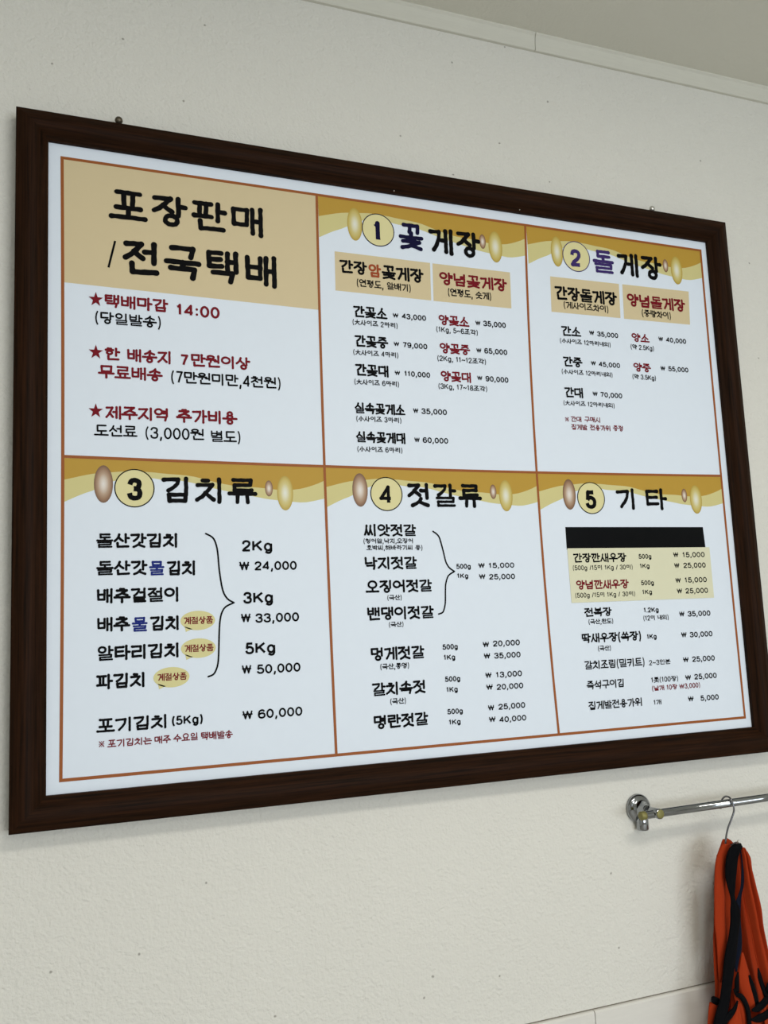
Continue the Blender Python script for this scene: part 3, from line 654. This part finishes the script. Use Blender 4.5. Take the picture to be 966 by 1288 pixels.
TEXT = '''
0t|k|H|포장판매|64.1|88.6|242.7|50.6
0t|k|T|/|63.3|163.6|14.4|42.3
0t|k|H|전국택배|82.6|171.4|244.6|55.0
0|r|S|★|38.0|225.7|20.0|21.9
0|r|B|택배마감|59.2|226.1|92.7|20.8
0|r|N|14:00|162.9|228.8|67.7|18.9
0|k|M|(당일발송)|45.6|251.7|97.0|18.8
0|r|S|★|38.3|305.8|19.8|21.5
0|r|B|한|60.0|306.6|22.1|19.9
0|r|B|배송지|91.4|306.8|65.9|20.6
0|r|N|7|168.1|307.4|13.7|18.2
0|r|B|만원이상|184.2|307.5|91.4|20.5
0|r|B|무료배송|51.4|334.2|91.7|20.3
0|k|M|(7만원미만,4천원)|153.8|334.8|171.0|19.0
0|r|S|★|38.5|393.4|19.6|21.2
0|r|B|제주지역|61.3|394.7|91.2|20.3
0|r|B|추가비용|162.4|395.3|91.6|21.3
0|k|M|도선료|46.0|420.6|60.3|17.6
0|k|M|(3,000원|116.0|421.3|88.2|17.9
0|k|M|별도)|212.3|423.1|47.4|18.4
1t|n|H|꽃|533.3|77.8|49.2|48.6
1t|k|H|게장|587.9|78.3|103.4|47.8
1t|n|D|1|488.7|69.9|16.3|36.8
1|k|B|간장|427.0|131.8|48.4|23.4
1|o|B|암|477.3|133.9|22.8|23.6
1|k|B|꽃게장|501.4|134.7|75.9|25.2
1|k|M|(연평도, 알배기)|455.5|152.3|98.1|13.4
1|r|B|양념꽃게장|606.1|133.3|131.3|23.7
1|k|M|(연평도, 숫게)|620.9|151.7|84.9|13.9
1|k|B|간꽃소|448.1|205.5|60.0|20.1
1|k|N|₩|517.3|199.9|11.0|8.3
1|k|N|43,000|533.7|200.8|45.0|9.7
1|k|L|(大사이즈 2마리)|445.8|218.6|80.5|9.5
1|k|B|간꽃중|448.3|255.5|59.0|20.2
1|k|N|₩|516.9|249.3|10.5|8.2
1|k|N|79,000|533.0|250.5|45.3|9.6
1|k|L|(大사이즈 4마리)|445.0|269.5|80.2|9.4
1|k|B|간꽃대|447.6|304.4|59.1|20.6
1|k|N|₩|516.3|298.8|10.3|8.1
1|k|N|110,000|533.3|299.7|47.6|9.5
1|k|L|(大사이즈 6마리)|445.1|318.9|79.1|9.3
1|r|B|양꽃소|601.0|205.3|58.0|18.4
1|k|N|₩|670.8|199.6|10.4|8.6
1|k|N|35,000|685.9|200.1|45.0|10.1
1|k|L|(1Kg, 5~6조각)|595.5|218.0|79.8|9.8
1|r|B|양꽃중|600.3|255.2|57.6|18.6
1|k|N|₩|669.6|248.7|10.4|8.5
1|k|N|65,000|684.8|249.2|45.6|10.0
1|k|L|(2Kg, 11~12조각)|594.7|268.8|93.2|9.7
1|r|B|양꽃대|599.5|303.9|57.9|18.4
1|k|N|₩|668.3|297.8|10.3|8.5
1|k|N|90,000|684.1|298.9|45.1|9.9
1|k|L|(3Kg, 17~18조각)|594.0|317.3|93.1|9.7
1|k|B|실속꽃게소|444.1|367.3|88.1|18.8
1|k|N|₩|546.1|361.5|10.1|8.8
1|k|N|35,000|560.9|362.3|47.4|9.8
1|k|L|(小사이즈 3마리)|445.9|380.0|79.4|9.2
1|k|B|실속꽃게대|444.7|415.0|86.3|18.9
1|k|N|₩|545.9|410.7|10.2|8.7
1|k|N|60,000|560.8|411.2|47.1|9.7
1|k|L|(小사이즈 6마리)|445.6|429.9|79.2|9.1
2t|p|D|2|872.7|69.5|24.9|34.0
2t|p|H|돌|920.0|76.7|50.3|46.8
2t|k|H|게장|973.2|76.6|106.0|47.4
2|k|B|간장돌게장|834.7|137.0|133.8|26.5
2|k|M|(게사이즈차이)|851.1|152.0|97.7|13.6
2|r|B|양념돌게장|990.7|134.6|134.2|25.5
2|k|M|(중량차이)|1021.5|151.8|68.4|14.1
2|k|B|간소|843.0|204.2|41.4|19.0
2|k|N|₩|901.9|197.8|11.3|9.1
2|k|N|35,000|918.7|199.1|46.6|9.6
2|k|L|(小사이즈 12마리내외)|838.4|217.9|108.9|9.2
2|k|B|간중|841.9|261.2|40.9|18.8
2|k|N|₩|900.7|255.1|11.0|9.0
2|k|N|45,000|917.3|256.2|46.9|9.5
2|k|L|(小사이즈 12마리내외)|837.3|275.0|109.0|9.1
2|k|B|간대|840.4|318.2|39.7|19.3
2|k|N|₩|899.3|312.2|11.3|8.9
2|k|N|70,000|915.6|313.5|48.1|9.7
2|k|L|(大사이즈 12마리내외)|836.3|332.6|109.2|9.0
2|r|M|※|837.1|362.4|9.7|8.7
2|r|M|간대|849.7|362.2|22.6|10.2
2|r|M|구매시|878.2|361.5|34.1|10.2
2|r|M|집게발|849.5|376.6|33.4|10.4
2|r|M|전용가위|888.1|376.1|44.6|10.5
2|r|M|증정|937.7|375.3|22.3|10.6
2|r|B|양소|994.3|203.0|40.2|17.0
2|k|N|₩|1055.2|197.0|11.3|9.4
2|k|N|40,000|1072.7|197.8|47.4|9.9
2|k|L|(약 2.5Kg)|990.2|217.6|53.6|9.7
2|r|B|양중|993.1|260.3|39.3|17.1
2|k|N|₩|1054.1|254.3|11.4|9.3
2|k|N|55,000|1071.7|254.3|47.4|9.8
2|k|L|(약 3.5Kg)|988.7|274.7|53.9|9.6
3t|k|D|3|90.6|513.8|23.3|33.8
3t|k|H|김치류|136.9|517.2|147.1|40.1
3|k|B|돌산갓김치|49.4|582.7|114.9|21.5
3|k|B|돌산갓|49.5|621.7|69.8|21.3
3|b|B|물|121.9|623.0|21.3|21.8
3|k|B|김치|146.3|623.4|43.1|21.9
3|k|B|배추겉절이|49.6|661.2|115.6|21.7
3|k|N|2Kg|256.5|589.0|48.4|17.5
3|k|N|₩|251.7|617.3|16.7|14.3
3|k|N|24,000|275.0|617.6|66.6|13.9
3|k|N|3Kg|256.7|667.0|47.3|17.7
3|k|N|₩|252.7|694.4|16.1|14.0
3|k|N|33,000|274.4|695.8|68.6|14.1
3|k|N|5Kg|258.2|741.4|47.5|17.4
3|k|N|₩|252.5|769.6|15.8|13.8
3|k|N|50,000|274.9|770.9|68.1|13.9
3|k|N|₩|252.0|835.3|16.8|13.6
3|k|N|60,000|275.2|835.8|68.8|13.7
3|k|B|배추|50.0|700.7|45.2|21.0
3|b|B|물|97.7|702.4|21.5|21.3
3|k|B|김치|122.4|702.0|42.6|21.4
3|r|M|계절상품|169.9|694.4|42.4|11.1
3|k|B|알타리김치|50.0|740.9|114.6|21.3
3|r|M|계절상품|170.6|734.3|41.8|11.0
3|k|B|파김치|49.4|779.8|67.5|21.2
3|r|M|계절상품|132.3|773.0|41.2|10.8
3|k|B|포기김치|50.2|839.1|96.8|20.0
3|k|N|(5Kg)|151.0|835.8|45.4|13.2
3|r|M|※|52.5|858.0|8.9|9.1
3|r|M|포기김치는|64.5|859.2|59.7|10.7
3|r|M|매주|127.4|859.5|23.0|10.9
3|r|M|수요일|153.6|858.9|35.0|11.0
3|r|M|택배발송|192.1|859.9|46.1|11.7
4t|k|D|4|479.5|515.3|24.6|32.3
4t|k|H|젓갈류|526.4|518.9|139.3|40.5
4|k|B|씨앗젓갈|451.9|566.5|89.7|20.0
4|k|L|(청어알,낙지,오징어|450.1|577.8|86.0|8.2
4|k|L|호박씨,해바라기씨|455.1|588.5|79.7|8.2
4|k|L|등)|538.6|589.0|13.5|8.4
4|k|B|낙지젓갈|450.0|619.5|90.5|20.7
4|k|B|오징어젓갈|451.4|656.4|113.5|20.5
4|k|L|(국산)|486.4|668.1|25.7|8.4
4|k|B|밴댕이젓갈|451.4|699.1|114.4|21.0
4|k|L|(국산)|487.2|710.3|25.9|8.3
4|k|N|500g|609.8|620.3|27.2|8.5
4|k|N|₩|650.1|619.4|12.7|9.2
4|k|N|15,000|669.1|619.7|49.3|9.0
4|k|N|1Kg|610.3|635.7|21.2|8.4
4|k|N|₩|650.1|637.7|12.9|9.2
4|k|N|25,000|668.9|638.7|49.7|9.2
4|k|B|멍게젓갈|454.7|761.7|91.4|21.1
4|k|L|(국산,통영)|469.8|775.4|49.7|9.1
4|k|N|500g|577.9|749.7|27.9|8.8
4|k|N|1Kg|579.0|766.2|21.3|8.8
4|k|N|₩|650.1|749.1|12.4|9.6
4|k|N|20,000|668.8|748.7|51.2|9.7
4|k|N|₩|650.8|767.7|12.7|9.6
4|k|N|35,000|669.8|768.4|50.1|9.6
4|k|B|갈치속젓|454.9|815.6|91.4|20.9
4|k|L|(국산)|484.0|829.4|27.6|9.1
4|k|N|500g|579.4|800.6|27.8|8.7
4|k|N|1Kg|580.8|817.1|21.0|8.7
4|k|N|₩|651.6|798.7|12.2|9.5
4|k|N|13,000|670.6|799.3|49.9|9.6
4|k|N|₩|652.1|817.8|12.8|9.5
4|k|N|20,000|671.0|819.0|50.4|9.5
4|k|B|명란젓갈|455.2|865.5|92.0|21.1
4|k|N|500g|580.8|851.6|28.0|8.6
4|k|N|1Kg|582.3|868.0|21.7|8.6
4|k|N|₩|653.1|850.8|12.2|9.4
4|k|N|25,000|672.2|850.7|50.6|9.5
4|k|N|₩|653.7|869.2|13.0|9.4
4|k|N|40,000|672.5|871.1|50.8|9.4
5t|k|D|5|866.7|518.1|24.2|33.3
5t|k|H|기|929.9|518.9|48.4|38.9
5t|k|H|타|991.8|519.0|53.6|40.1
5s|k|B|간장깐새우장|833.9|612.9|110.1|16.5
5s|k|L|(500g /15미 1Kg / 30미)|831.2|626.0|125.4|8.7
5s|k|N|500g|970.1|607.5|28.6|8.8
5s|k|N|1Kg|970.8|624.5|22.1|8.8
5s|k|N|₩|1045.9|605.4|12.4|9.9
5s|k|N|15,000|1066.1|605.9|51.8|9.9
5s|k|N|₩|1046.3|625.0|12.2|9.8
5s|k|N|25,000|1066.5|625.3|51.6|9.9
5s|r|B|양념깐새우장|835.9|659.6|108.8|16.4
5s|k|L|(500g /15미 1Kg / 30미)|832.2|673.3|125.2|8.6
5s|k|N|500g|970.8|654.6|28.5|8.7
5s|k|N|1Kg|971.6|670.9|22.1|8.7
5s|k|N|₩|1046.1|652.0|12.7|9.8
5s|k|N|15,000|1066.3|652.0|51.3|9.8
5s|k|N|₩|1047.1|671.2|12.7|9.7
5s|k|N|25,000|1066.3|671.7|51.8|9.8
5|k|B|전복장|848.8|706.6|56.4|15.6
5|k|L|(국산,완도)|855.6|719.4|51.6|8.8
5|k|N|1.2Kg|972.0|703.1|33.1|9.1
5|k|L|(12미 내외)|969.8|717.2|55.7|9.1
5|k|N|₩|1048.5|712.7|12.2|9.9
5|k|N|35,000|1067.0|713.3|52.2|10.0
5|k|B|딱새우장(쏙장)|839.8|751.1|123.5|16.5
5|k|L|(국산)|870.8|765.6|27.5|9.0
5|k|N|1Kg|974.1|749.7|21.8|9.0
5|k|N|₩|1048.8|749.8|12.9|9.9
5|k|N|30,000|1067.7|750.6|51.8|9.9
5|k|M|갈치조림(밀키트)|841.6|795.9|124.7|15.1
5|k|L|2~3인분|974.6|795.4|46.3|9.2
5|k|N|₩|1048.1|794.1|13.2|9.8
5|k|N|25,000|1068.3|794.3|51.6|9.8
5|k|M|즉석구이김|843.0|829.5|77.3|14.8
5|k|L|1톳(100장)|975.7|825.8|59.4|9.6
5|k|N|₩|1049.6|825.5|13.5|9.7
5|k|N|25,000|1069.6|825.5|51.0|9.8
5|r|L|(낱개 10장 ₩3,000)|975.9|839.9|105.9|9.1
5|k|M|집게발전용가위|843.7|863.8|110.7|14.7
5|k|L|1개|977.1|863.8|17.4|8.8
5|k|N|₩|1051.6|863.1|13.1|9.7
5|k|N|5,000|1079.0|863.8|41.8|9.7
'''
names = {'0t': 'title_lettering', '1t': 'heading_lettering', '2t': 'heading_lettering', '3t': 'heading_lettering', '4t': 'heading_lettering', '5t': 'heading_lettering',
         '0': 'notice_lettering', '5s': 'sticker_lettering'}
secs = {}
for ln in TEXT.strip().split('\n'):
    s_, c_, k_, t_, x_, d_, w_, h_ = ln.split('|')
    secs.setdefault(s_, []).append((c_, k_, t_, float(x_), float(d_), float(w_), float(h_)))
for s_, items in secs.items():
    p = Print()
    for c_, k_, t_, x_, d_, w_, h_ in items:
        p.text(t_, k_, x_, d_, w_, h_, M[c_], L4 if s_ != '5s' else YF-.0009)
        if s_.endswith('t'):                           # title lines, heading words and badge numerals are set one by one
            p.build('badge_numeral' if k_ == 'D' else names[s_], poster, OFF); p = Print()
    if s_ == '5s': p.build(names[s_], sticker, (0, 0, 0))
    elif not s_.endswith('t'): p.build(names.get(s_, 'price_lettering'), poster, OFF)

# ---------------------------------------------------------------- screws showing above the frame
M['dark_steel'] = vary(new_mat('tarnished_steel', (96, 88, 74), 0.45, 0.8), 300, 0.2)
M['bright_steel'] = vary(new_mat('zinc_steel', (205, 203, 196), 0.35, 0.85), 300, 0.1)
def wall_screw(x, z, m, lab, two=False):
    t = empty('hanging_screw', (x, 0, z))
    tag(t, lab, 'screw')
    bm = bmesh.new(); lathe(bm, [(0, 0), (.0026, 0), (.0026, .018), (.0022, .0185), (0, .0185)], (0, 0, 0), (0, -1, 0), 14)
    obj_bm('shank', bm, m, t, True)
    bm = bmesh.new(); lathe(bm, [(0, .016), (.0052, .016), (.0060, .0172), (.0052, .0200), (.0030, .0220), (0, .0226)], (0, 0, 0), (0, -1, 0), 20)
    obj_bm('head', bm, m, t, True)
    if two:
        bm = bmesh.new()
        box_bm(bm, -.0045, .0125, -.0065, 0, -.0125, .0015, .0012)
        obj_bm('bracket_plate', bm, m, t)
        bm = bmesh.new(); lathe(bm, [(0, .0055), (.0032, .0055), (.0034, .009), (.002, .0105), (0, .011)], (.0095, 0, -.0025), (0, -1, 0), 14)
        obj_bm('rivet', bm, m, t, True)
wall_screw(0.0805, 2.3415, M['dark_steel'], 'dark screw head peeking over the top left of the frame')
wall_screw(1.0640, 2.3360, M['bright_steel'], 'silver screw and bracket above the top right of the frame', True)

# ---------------------------------------------------------------- chrome towel rail
M['chrome'] = new_mat('chrome', (158, 161, 164), 0.07, 1.0)
vary(M['chrome'], 25, 0.05)
M['brass'] = vary(new_mat('tarnished_brass', (132, 126, 74), 0.5, 0.35), 160, 0.22)
rail = empty('towel_rail', (0.937, 0, 1.2345))
tag(rail, 'chrome towel rail on a round wall flange below the price board', 'towel rail')
RO = rail.location
def flange(x):
    dx = x-RO.x
    bm = bmesh.new()
    lathe(bm, [(0, 0), (.0235, 0), (.0235, .0045), (.0225, .0065), (.0185, .0092), (.0155, .0100), (.0130, .0125), (.0105, .0185), (.0090, .026), (.0082, .030), (0, .030)], (dx, 0, 0), (0, -1, 0), 40)
    fl = obj_bm('wall_flange', bm, M['chrome'], rail, True)
    bm = bmesh.new(); lathe(bm, [(0, -.012), (.0092, -.012), (.0104, -.018), (.0104, -.0320), (.0094, -.0345), (0, -.0345)], (dx, -.011, 0), (0, 0, 1), 24)
    obj_bm('set_screw_boss', bm, M['chrome'], fl, True)
    bm = bmesh.new(); lathe(bm, [(0, .010), (.0085, .010), (.0080, .046), (.0084, .060), (.0080, .0615), (0, .0615)], (dx, 0, 0), (0, -1, 0), 28)
    po = obj_bm('bracket_post', bm, M['chrome'], rail, True)
    bm = bmesh.new(); lathe(bm, [(0, .0610), (.0072, .0610), (.0072, .0622), (.0062, .0628), (0, .0630)], (dx, 0, 0), (0, -1, 0), 24)
    tag(obj_bm('end_plug', bm, M['brass'], po, True), 'tarnished brass coloured plug')
flange(0.9370); flange(1.4870)
bm = bmesh.new(); tube(bm, [(0.913-RO.x, -.05, -.0014), (1.515-RO.x, -.05, .0018)], .0066, 24)
obj_bm('bar', bm, M['chrome'], rail, True)
bm = bmesh.new(); lathe(bm, [(0, -.003), (.0056, -.003), (.0070, -.0015), (.0072, .006), (.0066, .0075), (0, .0075)], (0.908-RO.x, -.05, -.0016), (1, 0, 0), 24)
tag(obj_bm('end_cap', bm, M['brass'], rail, True), 'tarnished brass coloured end cap')

# ---------------------------------------------------------------- hanger and apron
M['wire'] = new_mat('hanger_wire', (120, 120, 124), 0.22, 1.0); vary(M['wire'], 80, 0.08)
hg = empty('coat_hanger', (1.0678, -0.056, 1.15))
tag(hg, 'wire coat hanger hooked over the chrome rail carrying the orange apron', 'hanger')
HO = hg.location
hp = catmull([Vector(p)-HO for p in [(1.0835, -.036, 1.2230), (1.0860, -.0365, 1.2352), (1.0880, -.0425, 1.2432), (1.0886, -.0500, 1.2452), (1.0880, -.0580, 1.2425), (1.0888, -.0620, 1.2324),
     (1.0888, -.0620, 1.2223), (1.0819, -.0600, 1.2070), (1.0763, -.0580, 1.1950), (1.0719, -.0560, 1.1786), (1.0678, -.0560, 1.1590)]], 6)
bm = bmesh.new(); tube(bm, hp, .0016, 12); obj_bm('hook', bm, M['wire'], hg, True)
bm = bmesh.new()
tube(bm, catmull([Vector(p)-HO for p in [(1.0678, -.056, 1.160), (1.0645, -.0555, 1.150), (1.061, -.055, 1.142)]], 5), .0014, 10)
tube(bm, catmull([Vector(p)-HO for p in [(1.0678, -.056, 1.160), (1.079, -.056, 1.166), (1.0838, -.066, 1.1725), (1.0841, -.0715, 1.1722)]], 5), .0014, 10)
obj_bm('shoulder_wire', bm, M['wire'], hg, True)
bm = bmesh.new(); lathe(bm, [(0, 0), (.0016, .0002), (.0026, .002), (.0026, .0045), (.0015, .0065), (0, .007)], Vector((1.0841, -.072, 1.1712))-HO, (0, 0, 1), 14)
tag(obj_bm('tip_bead', bm, M['bright_steel'], hg, True), 'silver bead at the end of the wire')

def cloth_mat(name, rgb, rough=0.85):
    m = new_mat(name, rgb, rough, spec=0.08)
    b = m.node_tree.nodes['Principled BSDF']
    b.inputs['Sheen Weight'].default_value = 0.0
    return vary(m, 900, 0.10, 0.12, (1, 1, 1), 'Object', 0.0004)
M['orange_cloth'] = cloth_mat('orange_twill', (156, 52, 22))
M['black_cloth'] = cloth_mat('black_tape', (6, 7, 10), 0.8)
M['navy_cloth'] = cloth_mat('navy_tape', (10, 17, 33), 0.7)

apron = empty('apron', (1.07, -0.05, 0.72))
tag(apron, 'bunched orange apron with black ties and black edging hanging from the hanger', 'apron')
AO = apron.location
def strip(rows, y, bulge=.18, cols=9, wav=0.0, seed=0, maxb=.006):
    """cloth strip from rows (z, left x, right x) about the depth y, rounded across"""
    c = catmull(rows, 4); rnd = random.Random(seed)
    ph = rnd.uniform(0, 6.28); v, f = [], []
    for i, r in enumerate(c):
        z, a, b = r; w = b-a; h = min(maxb, w*bulge)
        for j in range(cols):
            s = j/(cols-1)
            yy = y - h*math.sin(math.pi*s) - wav*math.sin(s*math.pi*3.2+ph+z*9) - .4*wav*math.sin(s*17+z*21)
            v.append((a+w*s-AO.x, yy-AO.y, z-AO.z))
    for i in range(len(c)-1):
        for j in range(cols-1):
            q = i*cols+j; f.append((q, q+cols, q+cols+1, q+1))
    return v, f
def cloth(name, parts, m, parent, label=None, thick=.0012):
    V, F = [], []
    for v, f in parts:
        b = len(V); V += v; F += [tuple(i+b for i in q) for q in f]
    o = obj(name, V, F, m, parent, smooth=True)
    md = o.modifiers.new('thickness', 'SOLIDIFY'); md.thickness = thick; md.offset = 1
    return tag(o, label) if label else o
ST = {
'S0':(-0.052,[(1.1772,1.0685,1.0769),(1.1730,1.0655,1.0841),(1.1676,1.0624,1.0894),(1.1612,1.0583,1.0921),(1.1451,1.0497,1.0866),(1.1198,1.0451,1.0819)]),
'S1':(-0.066,[(1.1736,1.0539,1.0689),(1.1650,1.0471,1.0679),(1.1566,1.0411,1.0635),(1.1443,1.0363,1.0595),(1.1256,1.0329,1.0556),(1.1007,1.0288,1.0510),(1.0757,1.0268,1.0480),(1.0509,1.0239,1.0459),(1.0258,1.0244,1.0463),(1.0012,1.0240,1.0418),(0.9831,1.0230,1.0364),(0.9589,1.0231,1.0295)]),
'S1b':(-0.058,[(1.1551,1.0474,1.0537),(1.1238,1.0394,1.0483),(1.0736,1.0326,1.0425),(1.0427,1.0284,1.0372),(1.0242,1.0253,1.0351),(0.9996,1.0230,1.0322),(0.9750,1.0213,1.0300),(0.9505,1.0206,1.0272),(0.9288,1.0176,1.0237)]),
'S2':(-0.036,[(1.1260,1.0786,1.0956),(1.1003,1.0756,1.0908),(1.0744,1.0726,1.0912),(1.0490,1.0696,1.0864),(1.0236,1.0666,1.0834),(0.9863,1.0589,1.0755),(0.9564,1.0470,1.0652),(0.9203,1.0378,1.0542)]),
'B1':(-0.078,[(1.1742,1.0702,1.0819),(1.1708,1.0614,1.0836),(1.1660,1.0558,1.0836),(1.1517,1.0487,1.0739),(1.1269,1.0445,1.0671),(1.1080,1.0472,1.0625),(1.0889,1.0512,1.0594),(1.0697,1.0482,1.0674),(1.0511,1.0458,1.0660),(1.0272,1.0385,1.0589),(1.0036,1.0289,1.0527),(0.9742,1.0213,1.0434),(0.9509,1.0149,1.0357),(0.9360,1.0096,1.0311),(0.9203,1.0009,1.0254),(0.9000,0.9921,1.0189),(0.8444,0.9700,0.9995)]),
'B2':(-0.072,[(1.1679,1.0817,1.0901),(1.1573,1.0855,1.0910),(1.1443,1.0861,1.0910),(1.1315,1.0849,1.0908),(1.1190,1.0825,1.0884),(1.1028,1.0794,1.0847),(1.0908,1.0732,1.0795),(1.0728,1.0618,1.0751),(1.0508,1.0542,1.0723),(1.0262,1.0480,1.0715),(1.0051,1.0488,1.0689),(0.9904,1.0519,1.0621),(0.9723,1.0524,1.0554)]),
'D1':(-0.024,[(1.1453,1.1161,1.1318),(1.1344,1.1131,1.1375),(1.1186,1.1095,1.1382),(1.0923,1.1029,1.1393),(1.0660,1.0981,1.1413),(1.0396,1.0934,1.1451),(1.0132,1.0903,1.1505),(0.9739,1.0841,1.1578),(0.9347,1.0796,1.1668),(0.8834,1.0703,1.1742),(0.7967,1.0438,1.1782)]),
'D2':(-0.074,[(1.1655,1.0873,1.0890),(1.1588,1.0872,1.0923),(1.1482,1.0877,1.0961),(1.1273,1.0874,1.0998),(1.1053,1.0868,1.1039),(1.0649,1.0903,1.1113),(1.0327,1.0931,1.1137),(1.0017,1.0953,1.1192),(0.9721,1.0984,1.1243),(0.9399,1.1011,1.1312),(0.8885,1.0999,1.1500),(0.8139,1.0908,1.1655)]),
'E':(-0.068,[(0.9977,1.0728,1.0748),(0.9765,1.0657,1.0805),(0.9642,1.0604,1.0839),(0.9451,1.0620,1.0874),(0.9255,1.0679,1.0918),(0.9136,1.0731,1.0945),(0.9071,1.0789,1.0921)]),
'I':(-0.070,[(0.9376,1.0466,1.0539),(0.9293,1.0481,1.0628),(0.9187,1.0510,1.0689),(0.9034,1.0550,1.0704),(0.8859,1.0578,1.0708),(0.8248,1.0554,1.0748)]),
'J':(-0.074,[(0.9244,1.0487,1.0508),(0.9173,1.0446,1.0519),(0.9069,1.0369,1.0530),(0.8921,1.0239,1.0551),(0.8343,0.9949,1.0584)]),
'L':(-0.066,[(0.9324,1.0006,1.0189),(0.9267,0.9983,1.0166),(0.9140,0.9953,1.0119),(0.8967,0.9917,1.0059),(0.8395,0.9796,0.9889)]),
'Q':(-0.062,[(0.8979,1.0788,1.1287),(0.8824,1.0770,1.1369),(0.8619,1.0714,1.1495),(0.8117,1.0606,1.1684)]),
'Z':(-0.014,[(1.1237,1.0947,1.1436),(1.0773,1.0825,1.1484),(1.0244,1.0731,1.1559),(0.9719,1.0655,1.1634),(0.9199,1.0580,1.1708),(0.8918,1.0433,1.1830),(0.8553,1.0360,1.1959),(0.7913,1.0226,1.2138)]),
}
BD = {
'H':(0.0069,[(1.0392,-0.0780,0.9509),(1.0438,-0.0780,0.9416),(1.0546,-0.0780,0.9354),(1.0623,-0.0780,0.9236),(1.0662,-0.0780,0.9082),(1.0662,-0.0780,0.8886),(1.0642,-0.0780,0.8525)]),
'H2':(0.0073,[(1.0551,-0.0730,0.9724),(1.0525,-0.0730,0.9555),(1.0508,-0.0730,0.9411)]),
'H3':(0.0084,[(1.0786,-0.0720,0.9632),(1.0839,-0.0720,0.9448),(1.0884,-0.0720,0.9267),(1.0904,-0.0720,0.9089)]),
'K':(0.0089,[(1.0433,-0.0800,0.9326),(1.0352,-0.0800,0.9194),(1.0201,-0.0800,0.9089),(1.0062,-0.0800,0.9006),(0.9923,-0.0800,0.8912)]),
'G1':(0.0105,[(1.0716,-0.0780,0.9121),(1.0833,-0.0780,0.9118),(1.0955,-0.0780,0.9151),(1.1083,-0.0780,0.9227),(1.1214,-0.0780,0.9316)]),
'G2':(0.0105,[(1.0683,-0.0780,0.8986),(1.0813,-0.0780,0.8962),(1.0948,-0.0780,0.8967),(1.1088,-0.0780,0.9003),(1.1230,-0.0780,0.9052)]),
'R':(0.0068,[(1.0928,-0.0780,0.9740),(1.0961,-0.0780,0.9597),(1.1007,-0.0780,0.9427),(1.1071,-0.0780,0.9267)]),
'R2':(0.0145,[(1.1070,-0.0810,0.9489),(1.1127,-0.0810,0.9404),(1.1183,-0.0810,0.9307)]),
'L2':(0.0089,[(0.9989,-0.0700,0.9357),(1.0047,-0.0700,0.9365),(1.0139,-0.0700,0.9318)]),
}
def S_(k, **kw): return strip(ST[k][1], ST[k][0], seed=len(k)*7+ord(k[0]), **kw)
body = cloth('apron_body', [S_('Z', wav=.004, cols=31, maxb=.002), S_('D1', wav=.010, cols=61, maxb=.002), S_('D2', wav=.0045, cols=25), S_('E', bulge=.22), S_('I', bulge=.22), S_('J', bulge=.2, wav=.0008), S_('L'), S_('Q', wav=.0012, cols=15)], M['orange_cloth'], apron)
cloth('neck_strap', [S_('S0', bulge=.15), S_('S1', bulge=.16), S_('S1b', bulge=.2), S_('S2', bulge=.2)], M['orange_cloth'], apron)
cloth('tie_strap', [S_('B1', bulge=.16)], M['black_cloth'], apron, 'wide black tie strap')
cloth('tie_strap', [S_('B2', bulge=.16)], M['navy_cloth'], apron, 'narrow dark navy tie strap')
def binding(w, pts):
    c = catmull(pts, 5); v, f = [], []
    n = len(c); cols = 5
    for i, p in enumerate(c):
        t = (c[min(i+1, n-1)]-c[max(i-1, 0)]); nx, nz = -t.z, t.x
        L = math.hypot(nx, nz); nx, nz = nx/L, nz/L
        if nx < 0 and abs(nx) > abs(nz): nx, nz = -nx, -nz
        for j in range(cols):
            s = (j/(cols-1)-.5)*min(1.0, .25+2.2*i/(n-1))
            v.append((p.x+nx*w*s-AO.x, p.y-.0022*math.cos(math.pi*s)-AO.y, p.z+nz*w*s-AO.z))
    for i in range(n-1):
        for j in range(cols-1):
            q = i*cols+j; f.append((q, q+cols, q+cols+1, q+1))
    return v, f
for k, (w, pts) in BD.items():
    cloth('edge_binding', [binding(w*1.22, pts)], M['black_cloth'], apron, None, .0008)
